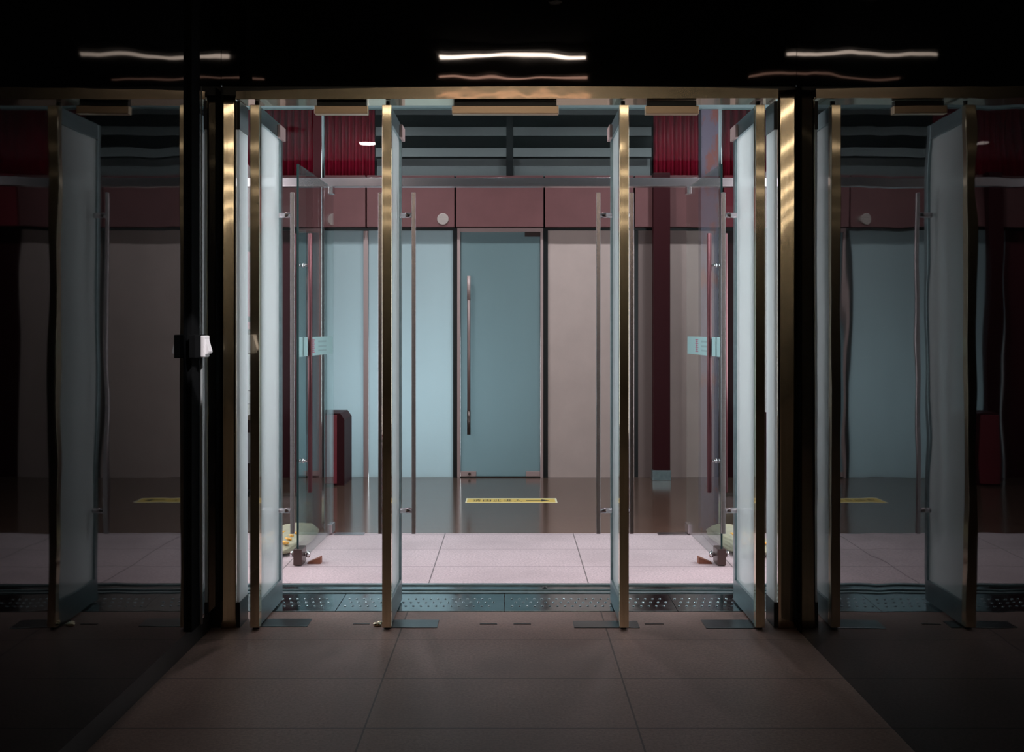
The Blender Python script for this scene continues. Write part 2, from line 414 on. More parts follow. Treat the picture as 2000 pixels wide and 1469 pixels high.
# ------------------------------------------------------------------ door portal
def post(x0, x1, ztop, label, twist, bow, rot):
    t = thing('door_post', label, 'post', ((x0 + x1) / 2, YF, 0), kind='thing')
    # the cladding sheet is slightly twisted, so the lamps break into slanted glints
    mb = MB(); bm = mb.bm; nx, nz = 6, 60; F = []; B = []
    for i in range(nx + 1):
        x = x0 + (x1 - x0) * i / nx; fr = []; bk = []
        for k in range(nz + 1):
            z = ztop * k / nz
            d = -twist * (x - (x0 + x1) / 2) * (z - 2.0) + 0.00022 * math.sin(z * 7.0 + i * 0.5) * bow
            d += -abs(rot) * ((x - x0) if rot > 0 else (x1 - x))
            fr.append(bm.verts.new((x, YF + 0.006 + d, z))); bk.append(bm.verts.new((x, YF + 0.0135, z)))
        F.append(fr); B.append(bk)
    for i in range(nx):
        for k in range(nz):
            f = bm.faces.new((F[i][k], F[i + 1][k], F[i + 1][k + 1], F[i][k + 1])); f.smooth = True
            bm.faces.new((B[i][k], B[i][k + 1], B[i + 1][k + 1], B[i + 1][k]))
        bm.faces.new((F[i][0], B[i][0], B[i + 1][0], F[i + 1][0])); bm.faces.new((F[i][nz], F[i + 1][nz], B[i + 1][nz], B[i][nz]))
    for k in range(nz):
        bm.faces.new((F[0][k], F[0][k + 1], B[0][k + 1], B[0][k])); bm.faces.new((F[nx][k], B[nx][k], B[nx][k + 1], F[nx][k + 1]))
    bmesh.ops.recalc_face_normals(bm, faces=bm.faces[:])
    mb.build('brass_cladding', M['brass'], t)
    return t
post(-1.418, -1.35, 2.605, 'tall brushed brass post left of the open doors, by the white switch box', 0.06, 1.0, -0.165)
post(1.30, 1.3885, 2.63, 'wider brushed brass post right of the open doors with slanted glints', 0.11, 0.4, 0.165)
def hdr():
    n = 24; x0, x1 = -1.345, 1.298; mb = MB(); bm = mb.bm; R = []
    for i in range(n + 1):
        u = i / n; x = x0 + (x1 - x0) * u
        zt = 2.618 + 0.027 * math.sin(PI * min(1, u * 1.15)) ** 0.8 if u < 0.87 else 2.634 - 0.01 * (u - .87) / .13
        zt = 2.612 + 0.035 * math.sin(PI * (0.08 + 0.72 * u)) ** 0.9
        zb = 2.5825 + 0.006 * u
        R.append([bm.verts.new(c) for c in ((x, YF - 0.012, zb), (x, YF - 0.0110 + 0.0004 * abs(2 * u - 1), zt), (x, YF + 0.15, zt), (x, YF + 0.15, zb))])
    for i in range(n):
        for k in range(4): bm.faces.new((R[i][k], R[i][(k + 1) % 4], R[i + 1][(k + 1) % 4], R[i + 1][k]))
    bm.faces.new(R[0]); bm.faces.new(R[-1]); bmesh.ops.recalc_face_normals(bm, faces=bm.faces[:])
    return mb
tag(hdr().build('door_header', M['brass_h']), 'brushed brass header beam spanning above the four open doors', 'beam', kind='thing')
struct(MB().box(WL, WR, YF + 0.02, YF + 0.06, 2.60, 2.66).build('trim_1', M['black']))
# vertical black corner trims at the side walls
struct(MB().box(WL, WL + 0.0025, 5.40, YF - 0.016, 0.135, 2.62).build('trim_2', M['blackmatte']))
struct(MB().box(WR - 0.0025, WR, 5.41, YF - 0.016, 0, 2.66).build('trim_3', M['blackmatte']))
struct(MB().box(WL, WL + 0.018, 4.93, 5.06, 0.135, 3.2).build('trim_4', M['blackmatte']))

def sidelight(x0, x1, label):
    t = thing('sidelight', label, 'glass panel', ((x0 + x1) / 2, YF + 0.1, 0))
    MB().box(x0, x1, YF + 0.016, YF + 0.19, 0.125, 2.44).build('pane', M['white_frost'], t)
    MB().box(x0 - 0.003, x1 + 0.003, YF + 0.014, YF + 0.192, 0.0, 0.125, 0.002).build('bottom_rail', M['black'], t)
    MB().box(x0 - 0.003, x1 + 0.003, YF + 0.014, YF + 0.192, 2.44, 2.58, 0.002).build('top_rail', M['black'], t)
sidelight(-1.349, -1.335, 'narrow white frosted sidelight beside the left brass post')
sidelight(1.285, 1.299, 'narrow white frosted sidelight beside the right brass post')

def maglock(x0, x1, label):
    t = thing('magnetic_lock', label, 'door lock', ((x0 + x1) / 2, YF, 2.54))
    MB().box(x0 + 0.01, x1 - 0.01, YF + 0.03, YF + 0.07, 2.556, 2.584).build('bracket', M['black'], t)
    MB().box(x0, x1, YF + 0.012, YF + 0.06, 2.517, 2.557, 0.003).build('lock_bar', M['tan'], t)
maglock(SX(615, 5.53), SX(719, 5.53), 'short steel lock bar under the header above the leftmost door bay')
maglock(SX(883, 5.53), SX(1091, 5.53), 'long steel lock bar under the middle of the brass header')
maglock(SX(1260, 5.53), SX(1364, 5.53), 'short steel lock bar under the header above the rightmost door bay')

def outer_door(xc, inner, label):
    """framed glass leaf standing open at right angles; inner = direction (+1/-1) towards the passage side that carries the armature"""
    h = 0.0225; y0, y1 = YF - 0.03, 6.05
    t = thing('framed_glass_door', label, 'door', (xc, y0, 0), 'framed glass doors of the portal', 'thing')
    MB().box(xc - h, xc + h, y0, y0 + 0.05, 0.012, 2.5525, 0.002).build('pivot_stile', M['brass'], t)
    MB().box(xc - h * .8, xc + h * .8, y1 - 0.04, y1, 0.012, 2.5525, 0.002).build('lock_stile', M['tealsteel'], t)
    MB().box(xc - h * .8, xc + h * .8, y0 + 0.05, y1 - 0.04, 2.475, 2.5525, 0.002).build('top_rail', M['tealsteel'], t)
    MB().box(xc - h * .8, xc + h * .8, y0 + 0.05, y1 - 0.04, 0.012, 0.128, 0.002).build('bottom_rail', M['tealsteel'], t)
    MB().box(xc - 0.006, xc + 0.006, y0 + 0.045, y1 - 0.035, 0.124, 2.479).build('glass_pane', M['leaf_glass'], t)
    for s in (-1, 1):
        hx = xc + s * 0.088; hy = 5.965
        hd = MB().box(hx - 0.0108, hx + 0.0108, hy - 0.0108, hy + 0.0108, 0.381, 2.187, 0.002).build('pull_handle', M['steel'], t)
        for z in (2.066, 0.503):
            a, b = sorted((xc + s * h * .75, hx - s * 0.010))
            so = MB().cyl((a, hy, z), (b, hy, z), 0.014, 16).build('standoff', M['steel'], hd)
    a, b = sorted((xc + inner * h * .78, xc + inner * (h * .8 + 0.016)))
    MB().box(a, b, y1 - 0.135, y1 + 0.004, 2.47, 2.54, 0.003).build('armature_plate', M['pinksteel'], t)
    # bottom and top pivot
    MB().cyl((xc, y0 + 0.03, 0.0), (xc, y0 + 0.03, 0.016), 0.016, 16).build('pivot', M['black'], t)
    MB().cyl((xc, y0 + 0.06, 2.55), (xc, y0 + 0.06, 2.581), 0.012, 16).build('pivot', M['black'], t)
    return t
outer_door(SX(500, 5.5), 1, 'open brass-edged glass door nearest the left brass post')
outer_door(SX(756.5, 5.5), 1, 'open brass-edged glass door left of the middle passage')
outer_door(SX(1218, 5.5), -1, 'open brass-edged glass door right of the middle passage')
outer_door(SX(1482.5, 5.5), -1, 'open brass-edged glass door nearest the right brass post')

def pivot_plate(px0, px1, py0, py1, label):
    Y1, Y0 = FPX * EYE / (py0 - HY), FPX * EYE / (py1 - HY); Y = (Y0 + Y1) / 2
    x0, x1 = SX(px0, Y), SX(px1, Y)
    t = tag(MB().box(x0, x1, Y0, Y1, 0.0, 0.004, 0.0015).build('floor_plate', M['darkplate'], origin=((x0 + x1) / 2, Y, 0)), label, 'floor plate', kind='thing')
    return t
pivot_plate(498, 605, 1210, 1225, 'steel floor plate under the open door nearest the left post')
pivot_plate(752, 856, 1212, 1227, 'steel floor plate beside the door left of the middle passage')
pivot_plate(1120, 1247, 1214, 1227, 'steel floor plate under the door right of the middle passage')
pivot_plate(1374, 1476, 1212, 1228, 'steel floor plate under the open door nearest the right post')
def keeper(px0, px1, py, label):
    Y = FPX * EYE / (py - HY)
    tag(MB().box(SX(px0, Y), SX(px1, Y), Y - 0.007, Y + 0.007, 0.0, 0.002).build('bolt_keeper', M['black'], origin=(SX((px0 + px1) / 2, Y), Y, 0)), label, 'bolt slot', kind='thing')
keeper(690, 722, 1219, 'dark bolt slot in the paving just left of the second brass-edged door')
keeper(937, 971, 1219, 'dark bolt slot in the paving, left one of the middle pair')
keeper(1003, 1037, 1219, 'dark bolt slot in the paving, right one of the middle pair')
keeper(1259, 1296, 1219, 'dark bolt slot in the paving just right of the third brass-edged door')
tag(MB().ball((SX(738, 5.57), 5.55, 0.008), 0.022, 0.018, 0.012).ball((SX(743, 5.6), 5.59, 0.006), 0.015, 0.012, 0.01).build('pivot_cover', M['brass'], origin=(SX(738, 5.57), 5.57, 0)),
    'small crumpled brass cover on the floor at the foot of the second door', 'cover')

# studded threshold plates
Yp0, Yp1, Ys1 = 5.835, 6.23, 6.46
xcuts = [-2.35, -0.915, -0.04, 0.86, 2.35]
plabels = ['studded steel floor plate at the left end of the threshold', 'studded steel floor plate left of the middle seam in the threshold',
           'studded steel floor plate right of the middle seam in the threshold', 'studded steel floor plate at the right end of the threshold']
for k in range(4):
    a, b = xcuts[k], xcuts[k + 1]
    mb = MB().box(a + 0.0015, b - 0.0015, Yp0, Yp1 - 0.003, -0.02, 0.003, 0.001)
    n0 = int(math.ceil((a + 0.01) / 0.04)); n1 = int(math.floor((b - 0.01) / 0.04))
    for r, yy in enumerate((5.94, 6.02, 6.10)):
        for n in range(n0, n1):
            if abs(n * .04) > 1.7: continue
            x = n * 0.04 + (0.02 if r % 2 else 0)
            bb = bmesh.new(); bmesh.ops.create_cone(bb, cap_ends=True, segments=8, radius1=0.0085, radius2=0.0045, depth=0.004)
            bmesh.ops.translate(bb, verts=bb.verts[:], vec=(x, yy, 0.005))
            for f in bb.faces: f.smooth = True
            mb._merge(bb)
    tag(mb.build('tread_plate', M['plate'], origin=((a + b) / 2, (Yp0 + Yp1) / 2, 0)), plabels[k], 'floor plate', 'studded plates of the threshold', 'thing')
t = thing('threshold_channel', 'long grooved steel channel across the floor behind the studded plates', 'threshold', (0, 6.34, 0))
MB().box(-2.35, 2.35, Yp1, Ys1, -0.02, 0.001).build('channel_bed', M['plate'], t)
for y0, y1 in ((Yp1, Yp1 + 0.03), (Yp1 + 0.075, Yp1 + 0.09), (Ys1 - 0.035, Ys1)):
    MB().box(-2.35, 2.35, y0, y1, -0.01, 0.008, 0.002).build('raised_rib', M['tealsteel'], t)
tag(MB().cyl((SX(1064, 6.36), 6.36, 0.001), (SX(1064, 6.36), 6.36, 0.012), 0.014, 16, bev=0.002).build('floor_socket', M['black'], origin=(SX(1064, 6.36), 6.36, 0.001)),
    'small black round stop set in the grooved steel channel', 'door stop')

# ------------------------------------------------------------------ switch box and conduit on the left wall
t = thing('switch_box', 'white rocker switch on a black back box on the left glass wall', 'switch', (WL + 0.03, 5.0, 1.39))
MB().box(WL + 0.018, -1.373, 4.885, 5.06, 1.335, 1.437, 0.003).build('back_box', M['blackmatte'], t)
MB().box(-1.373, -1.354, 4.96, 5.045, 1.337, 1.433, 0.005).build('face_plate', M['whiteplastic'], t)
MB().prism_y([(-1.355, 1.422), (-1.350, 1.405), (-1.338, 1.362), (-1.341, 1.354), (-1.355, 1.351)], 4.972, 5.033).build('rocker', M['whiteplastic'], t)
tag(MB().cyl((WL + 0.027, 5.05, 0.14), (WL + 0.027, 5.05, 1.335), 0.006, 12).cyl((WL + 0.027, 5.05, 1.435), (WL + 0.027, 5.05, 2.55), 0.003, 8).build('cable_conduit', M['louver'], origin=(WL + 0.027, 5.05, 0.14)),
    'thin grey cable conduit running down from the white switch', 'conduit')

# ------------------------------------------------------------------ vestibule lamps
def downlight(x, y, z, label, group, glow=False):
    t = thing('downlight', label, 'lamp', (x, y, z), group)
    r = 0.066 if not glow else 0.085
    mb = MB(); bm = mb.bm; n = 28
    prof = [(r, 0.0), (r + 0.022, -0.002), (r + 0.022, -0.006), (r - 0.006, -0.006), (r - 0.012, 0.03), (r - 0.012, 0.05)]
    rings = [[bm.verts.new((x + a * math.cos(2 * PI * i / n), y + a * math.sin(2 * PI * i / n), z + b)) for i in range(n)] for a, b in prof]
    for k in range(len(rings) - 1):
        for i in range(n):
            f = bm.faces.new((rings[k][i], rings[k][(i + 1) % n], rings[k + 1][(i + 1) % n], rings[k + 1][i])); f.smooth = True
    mb.build('trim_ring', M['steel'] if glow else M['black'], t)
    if glow:
        MB().cyl((x, y, z - 0.011), (x, y, z + 0.004), 0.066, 28, 0.072).build('bulb', M['bulb'], t)
    return t
for x, y in VEST_SPOTS:
    downlight(x, y, VEST_Z, 'recessed downlight in the vestibule soffit over the pale granite', 'vestibule downlights')
downlight(-1.24, 6.65, VEST_Z, 'glowing downlight in the soffit, mirrored in the transom beside the red cladding', None, True)
for x, y, p in HALL_SPOTS:
    downlight(x, y, HALL_Z, 'recessed downlight in the dark hall ceiling before the frosted partition', 'hall downlights')

t = thing('downlight', 'small narrow-beam fixture added unseen in the approach ceiling to brighten the white switch', 'lamp', (0.3, 3.2, 3.75))
MB().cyl((0.3, 3.2, 3.735), (0.3, 3.2, 3.75), 0.05, 24, bev=0.003).build('trim_ring', M['black'], t)
spot('added_switch_spot', (0.3, 3.2, 3.72), 520, (1.0, 0.94, 0.95), 4.6, 0.5, 0.01, (-1.355, 4.97, 1.39))  # unseen spot and fixture added only to whiten the switch

# ------------------------------------------------------------------ inner glass front
YI = 8.15
t = thing('glass_front', 'inner glass front with long satin steel transom bar and clear panes above', 'glass front', (0, YI, 0))
MB().box(-2.395, 2.395, YI - 0.03, YI + 0.05, 2.498, 2.561, 0.003).build('transom_bar', M['steel'], t)
for a, b in ((-2.39, -1.45), (-1.37, 1.375), (1.525, 2.39)):
    MB().box(a, b, YI, YI + 0.012, 2.561, VEST_Z).build('transom_pane', M['transom_pane'], t)
for a, b in ((-2.39, -1.45), (1.525, 2.39)):
    MB().box(a, b, YI, YI + 0.012, 0.0, 2.498).build('fixed_pane', M['glass'], t)
t = thing('steel_post', 'slim dark maroon post with bright edge at the left of inner front', 'post', (-1.41, YI, 0), kind='thing')
MB().box(-1.448, -1.385, YI + 0.052, YI + 0.15, 0, VEST_Z, 0.003).build('post_body', M['maroon'], t)
MB().box(-1.387, -1.367, YI + 0.052, YI + 0.09, 0, VEST_Z, 0.002).build('edge_strip', M['chrome'], t)
t = thing('steel_post', 'broad rust-stained mauve post at the right of the inner glass front', 'post', (1.45, YI, 0), kind='thing')
MB().box(1.375, 1.505, YI + 0.052, YI + 0.16, 0, VEST_Z, 0.003).build('post_body', M['rust'], t)
MB().box(1.503, 1.528, YI + 0.052, YI + 0.09, 0, VEST_Z, 0.002).build('edge_strip', M['chrome'], t)

def inner_door(hx, hy, fx, fy, s, label):
    """frameless leaf from hinge (hx,hy) to free end (fx,fy); s = side of the passage (+1 means passage towards +x)"""
    L = math.hypot(fx - hx, fy - hy); ang = math.atan2(fy - hy, fx - hx)
    t = thing('frameless_glass_door', label, 'door', (hx, hy, 0), kind='thing')
    R = Matrix.Translation((hx, hy, 0)) @ Matrix.Rotation(ang, 4, 'Z')
    # local x runs along the leaf, local y is across; passage side sign in local y:
    pl = 1 if (Matrix.Rotation(ang, 4, 'Z') @ Vector((0, 1, 0))).x * s > 0 else -1
    def mk(mb, name, mat, par=t): return mb.xform(R).build(name, mat, par)
    mk(MB().box(0.02, L - 0.006, -0.006, 0.006, 0.012, 2.488), 'glass_pane', M['glass'])
    mk(MB().box(L - 0.006, L, -0.006, 0.006, 0.09, 2.488), 'glass_edge', M['edge'])
    mk(MB().box(0.01, 0.1, -0.016, 0.016, 2.44, 2.494, 0.003), 'top_patch', M['steel'])
    mk(MB().box(0.01, 0.14, -0.016, 0.016, 0.008, 0.075, 0.003), 'bottom_patch', M['steel'])
    mk(MB().box(L - 0.13, L + 0.008, -0.027, 0.027, 0.004, 0.105, 0.005), 'corner_lock', M['lockblock'])
    for q in (-1, 1):
        mk(MB().cyl((L - 0.07, q * 0.024, 0.06), (L - 0.07, q * 0.045, 0.06), 0.011, 14).ball((L - 0.07, q * 0.05, 0.06), 0.022, 0.016, 0.022), 'thumb_turn', M['chrome'])
    for q in (-1, 1):
        yy = q * 0.05
        hdl = mk(MB().cyl((L - 0.13, yy, 0.437), (L - 0.13, yy, 2.07), 0.015, 18, bev=0.002), 'pull_handle', M['rosemetal'])
        for z in (1.87, 0.637):
            mk(MB().cyl((L - 0.13, q * 0.006, z), (L - 0.13, yy - q * 0.012, z), 0.009, 14).cyl((L - 0.13, q * 0.006, z), (L - 0.13, q * 0.012, z), 0.015, 14), 'standoff', M['chrome'], hdl)
    st = mk(MB().box(0.06, L - 0.02, pl * 0.0062 - 0.0006, pl * 0.0062 + 0.0006, 1.293, 1.416), 'safety_band', M['sticker'])
    # print on the band: red seal and three grey text lines, reading left to right from the passage
    def band(u0, u1, z0, z1, name, mat):
        mk(MB().box(min(u0, u1), max(u0, u1), pl * 0.0072 - 0.0004, pl * 0.0072 + 0.0004, z0, z1), name, mat, st)
    if s < 0: e0, tx = 0.42, (0.58, 0.80)
    else: e0, tx = L - 0.44, (L - 0.62, L - 0.9)
    mb = MB()
    for k, (z0, z1) in enumerate(((1.392, 1.398), (1.379, 1.385), (1.366, 1.371), (1.352, 1.358), (1.339, 1.344), (1.325, 1.331), (1.312, 1.318))):
        ww = 0.05 if k % 2 == 0 else 0.035
        mb.box(e0 - ww, e0 + ww, pl * 0.0072 - 0.0004, pl * 0.0072 + 0.0004, z0, z1)
    mb.box(e0 - 0.006, e0 + 0.006, pl * 0.0072 - 0.0004, pl * 0.0072 + 0.0004, 1.312, 1.398)
    mk(mb, 'red_emblem', M['sticker_red'], st)
    mb = MB()
    for z0, z1 in ((1.378, 1.39), (1.346, 1.358), (1.318, 1.329)):
        mb.box(min(tx), max(tx), pl * 0.0072 - 0.0004, pl * 0.0072 + 0.0004, z0, z1)
    mk(mb, 'grey_lettering', M['sticker_grey'], st)
    return t
inner_door(-1.297, 8.2 - 0.03, -1.326, 6.97, 1, 'frameless clear glass door standing open at left beside the maroon post')
inner_door(1.268, 8.2 - 0.03, 1.297, 6.97, -1, 'frameless clear glass door standing open at right before the rusty post')
for a, b, lab in ((SX(655, 8.1), SX(713, 8.1), 'flush steel spring plate by the hinge of the left frameless door'), (SX(1283, 8.1), SX(1346, 8.1), 'flush steel spring plate by the hinge of the right frameless door')):
    tag(MB().box(a, b, 8.02, 8.12, 0, 0.004, 0.0015).build('spring_plate', M['steel'], origin=((a + b) / 2, 8.07, 0)), lab, 'floor plate', kind='thing')

def wedge(x_thin, x_thick, y, label):
    tag(MB().prism_y([(x_thin, 0.0), (x_thick, 0.0), (x_thick, 0.042), (x_thin, 0.006)], y - 0.03, y + 0.03).build('door_wedge', M['wedge'], origin=((x_thin + x_thick) / 2, y, 0)), label, 'door wedge')
wedge(-1.278, -1.195, 7.06, 'reddish brown wooden wedge against the left frameless door')
wedge(1.25, 1.165, 7.06, 'reddish brown wooden wedge against the right frameless door')

def sandbag(cx, cy, rx, ry, h, rot, label, seed):
    t = thing('sandbag', label, 'sandbag', (cx, cy, 0))
    bm = bmesh.new(); bmesh.ops.create_icosphere(bm, subdivisions=5, radius=1.0)
    for v in bm.verts:
        c = v.co.copy()
        def se(a, e): return math.copysign(abs(a) ** e, a)
        n = noise.noise(c * 1.8 + Vector((seed, 0, 0))) * 0.10 + noise.noise(c * 5 + Vector((0, seed, 0))) * 0.035
        # pillow: square-ish in plan, pinched ends
        v.co = Vector((se(c.x, .75) * rx * (1 + n), se(c.y, .6) * ry * (1 + n * .5), max(0.0, (c.z * .5 + .42) * h * (1 + n) * (1 - 0.45 * abs(c.y) ** 3))))
    for f in bm.faces: f.smooth = True
    R = Matrix.Translation((cx, cy, 0)) @ Matrix.Rotation(rot, 4, 'Z')
    mb = MB(); mb._merge(bm); mb.xform(R); mb.build('sack', M['bag'], t)
    # orange print: a few loops lying on the near end of the sack
    mb = MB(); rr = random.Random(seed)
    for i in range(3):
        for j in range(4):
            u = -0.45 + i * 0.42; v = -0.82 + j * 0.17
            for k in range(3):
                a = rr.uniform(0, PI); l = rr.uniform(0.018, 0.035)
                px_, py_ = u * rx, v * ry
                zz = h * 0.46 + h * 0.46 * math.sqrt(max(0, 1 - u * u * .8 - v * v * .75)) * (1 - 0.3 * abs(v) ** 3)
                dx, dy = math.cos(a) * l, math.sin(a) * l
                mb.cyl((px_ - dx, py_ - dy, zz), (px_ + dx, py_ + dy, zz), 0.008, 6)
    mb.xform(R); mb.build('orange_print', M['orange'], t)
    mb = MB().ball((0, -ry * 1.02, h * .3), rx * .3, 0.06, h * .28); mb.xform(R); mb.build('tied_end', M['black'], t)
sandbag(-1.52, 7.66, 0.16, 0.44, 0.122, -0.05, 'pale grey-green sandbag with orange print behind the left frameless door', 3.0)
sandbag(1.53, 7.62, 0.16, 0.44, 0.122, 0.08, 'pale grey-green sandbag with orange print behind the right frameless door', 9.0)

# ------------------------------------------------------------------ back wall
K = YB / FPX
def BX(px): return (px - CX) * K
def BZ(py): return EYE - (py - HY) * K
struct(MB().box(-3.3, 3.3, YB + 0.06, YB + 0.16, 2.44, HALL_Z).build('wall_back', M['black']))
# beam panels
YM = YB - 0.10; KM = YM / FPX
def MX(px): return (px - CX) * KM
def MZ(py): return EYE - (py - HY) * KM
edges = [-3.3, MX(541), MX(715), MX(889), MX(1063), MX(1239), MX(1413), 3.3]
blab = ['deep red beam panel at the far left above the red wall', 'dusty mauve beam panel above the left frosted panel beside the red wall', 'dusty mauve beam panel with the round grille',
        'dusty mauve beam panel directly above the frosted glass door', 'dusty mauve beam panel above the greige wall panel', 'dusty mauve beam panel above the maroon column', 'deep red beam panel at the far right above the red wall']
for i in range(7):
    a, b = edges[i], edges[i + 1]
    tag(MB().box(a + 0.008, b - 0.008, YM, YB + 0.055, MZ(443), 2.99, 0.002).build('beam_panel', M['redpanel'] if i in (0, 6) else M['mauve'], origin=((a + b) / 2, YM, MZ(443))),
        blab[i], 'wall panel', 'panels of the back wall beam', 'thing')
t = thing('speaker_grille', 'round pale perforated grille on the mauve beam', 'speaker', (MX(865), YM, MZ(428)))
MB().cyl((MX(865), YM, MZ(428)), (MX(865), YM - 0.012, MZ(428)), 0.057, 32, bev=0.004).build('rim', M['grille'], t)
def dots():
    mb = MB()
    for i in range(-4, 5):
        for j in range(-4, 5):
            if i * i + j * j > 18: continue
            mb.cyl((MX(865) + i * .0115, YM - 0.0115, MZ(428) + j * .0115), (MX(865) + i * .0115, YM - 0.0128, MZ(428) + j * .0115), 0.0028, 6)
    return mb
dots().build('perforations', M['lockblock'], t)
struct(MB().box(-3.3, 3.3, YB + 0.0, YB + 0.07, BZ(450), MZ(443)).build('trim_5', M['black']))
ZB = BZ(450)
def wallpanel(px0, px1, mat, label, name='frosted_partition', cat='glass partition', z1=None, y=None, group=None):
    a, b = BX(px0), BX(px1); y = y if y is not None else YB + 0.02
    z1 = ZB if z1 is None else z1
    return tag(MB().box(a, b, y, y + 0.012 if 'frosted' in name else y + 0.03, 0.0, z1).build(name, mat, origin=((a + b) / 2, y, 0)), label, cat, group, 'thing')
wallpanel(583, 709.5, M['frost_pale'], 'pale frosted glass panel left of the pinkish steel strip')
wallpanel(719.5, 885, M['frost_pale'], 'pale frosted glass panel between the pinkish strip and the frosted door')
tag(MB().box(BX(710), BX(719), YB - 0.01, YB + 0.03, 0, ZB - 0.005, 0.002).build('cover_strip', M['pinksteel'], origin=(BX(714), YB, 0)), 'slim pinkish steel strip between the two pale frosted panels', 'strip', kind='thing')
struct(MB().box(BX(885), BX(893), YB + 0.0, YB + 0.07, 0, ZB).build('trim_6', M['black']))
struct(MB().box(BX(1061), BX(1070), YB + 0.0, YB + 0.07, 0, ZB).build('trim_7', M['black']))
# frosted glass door
struct(MB().box(BX(899), BX(1055.5), YB + 0.008, YB + 0.05, 0, 0.0115).build('trim_10', M['black']))  # black strip added to stop the backlight leaking under the door
t = thing('frosted_glass_door', 'teal frosted glass door with a long vertical handle in the back wall', 'door', (BX(977), YB, 0), kind='thing')
MB().box(BX(893), BX(899), YB - 0.012, YB + 0.05, 0, BZ(446), 0.002).box(BX(1055.5), BX(1061), YB - 0.012, YB + 0.05, 0, BZ(446), 0.002).box(BX(899), BX(1055.5), YB - 0.012, YB + 0.05, BZ(453), BZ(446)).build('door_frame', M['pinksteel'], t)
MB().box(BX(899.5), BX(1055), YB + 0.015, YB + 0.027, 0.012, BZ(453.5)).build('frosted_pane', M['frost_teal'], t)
MB().box(BX(1025), BX(1055), YB + 0.007, YB + 0.035, BZ(462), BZ(453.5), 0.002).build('top_patch', M['lockblock'], t)
MB().box(BX(1027), BX(1055), YB + 0.005, YB + 0.037, 0.012, BZ(921), 0.002).build('bottom_patch', M['pinksteel'], t)
lk = MB().box(BX(899.5), BX(930), YB + 0.005, YB + 0.037, 0.012, BZ(921), 0.002).build('lock_patch', M['pinksteel'], t)
MB().cyl((BX(917), YB + 0.006, BZ(926)), (BX(917), YB - 0.004, BZ(926)), 0.014, 18).build('lock_cylinder', M['lockblock'], lk)
hx = BX(916)
hd = MB().cyl((hx, YB - 0.05, BZ(848)), (hx, YB - 0.05, BZ(540)), 0.0165, 20, bev=0.003).build('pull_handle', M['dullrose'], t)
MB().cyl((hx, YB - 0.05, BZ(586)), (hx, YB - 0.05, BZ(540) + .001), 0.0178, 20).build('grip_sleeve', M['pinksteel'], hd)
MB().cyl((hx, YB - 0.05, BZ(848) - .001), (hx, YB - 0.05, BZ(802)), 0.0178, 20).build('grip_sleeve', M['lockblock'], hd)
for z in (BZ(600), BZ(790)): MB().cyl((hx, YB - 0.04, z), (hx, YB + 0.016, z), 0.01, 14).build('standoff', M['steel'], hd)
# right-hand panels
wallpanel(1070, 1239, M['greige'], 'wide greige wall panel right of the frosted glass door', 'wall_panel', 'wall panel')
wallpanel(1247, 1300, M['brown'], 'narrow brown wall panel behind the maroon column', 'wall_panel', 'wall panel')
wallpanel(1300, 1412, M['greige'], 'greige wall panel right of the maroon column', 'wall_panel', 'wall panel')
struct(MB().box(BX(1239), BX(1247), YB + 0.03, YB + 0.07, 0, ZB).build('trim_8', M['black']))
wallpanel(1414, 1648, M['maroon'], 'dark maroon wall panel at the right end of the back wall', 'wall_panel', 'wall panel')
wallpanel(352, 582, M['dimred'], 'dim red wall panel at the left end of the back wall', 'wall_panel', 'wall panel')
t = thing('column', 'square dark maroon column with grey foot before the greige panels', 'column', (BX(1286), YB - 0.12, 0), kind='thing')
MB().box(BX(1271), BX(1303), YB - 0.22, YB - 0.105, 0.0, 3.0, 0.004).build('shaft', M['maroon'], t)
MB().box(BX(1269), BX(1304.5), YB - 0.228, YB - 0.1, 0.0, 0.10, 0.003).build('foot_sleeve', M['tealsteel'], t)
t = thing('column', 'slim dark red column before the left end of the partition', 'column', (BX(619), YB - 0.12, 0), kind='thing')
MB().box(BX(605), BX(634), YB - 0.22, YB - 0.105, 0.0, 3.0, 0.004).build('shaft', M['maroon'], t)
t = thing('reflection_box', 'low dark red box built for a blurry reflection before the left frosted panel', 'reflection_box', (-1.72, 10.8, 0))
MB().prism_y([(-1.84, 0), (-1.58, 0), (-1.58, 0.62), (-1.62, 0.68), (-1.84, 0.68)], 10.62, 11.1).build('body', M['maroon'], t)  # solid box built in place of a blurry reflection
MB().box(-1.835, -1.65, 10.605, 10.62, 0.02, 0.665, 0.003).build('front_panel', M['redpanel'], t)

# corrugated red cladding
def corrugated(x0, x1, z0, z1, pitch, amp, yb, label):
    n = int(round((x1 - x0) / pitch)); p = (x1 - x0) / n; prof = []
    for i in range(n):
        for k in range(10):
            u = k / 10
            d = amp * (math.sin(PI * min(1, u / 0.62)) ** 0.55 if u < 0.62 else 0)
            prof.append((x0 + (i + u) * p, yb - d))
    prof.append((x1, yb)); prof += [(x1, yb + 0.02), (x0, yb + 0.02)]
    return tag(MB().prism_z(prof, z0, z1, True).build('corrugated_cladding', M['red'], origin=((x0 + x1) / 2, yb, z0)), label, 'cladding', kind='thing')
corrugated(BX(400), BX(731), 2.99, 4.1, 0.068, 0.05, YB + 0.03, 'crimson corrugated cladding above the beam left of the grey louvers')
corrugated(BX(1277), BX(1640), 2.99, 4.1, 0.080, 0.055, YB + 0.03, 'crimson corrugated cladding above the beam right of the grey louvers')

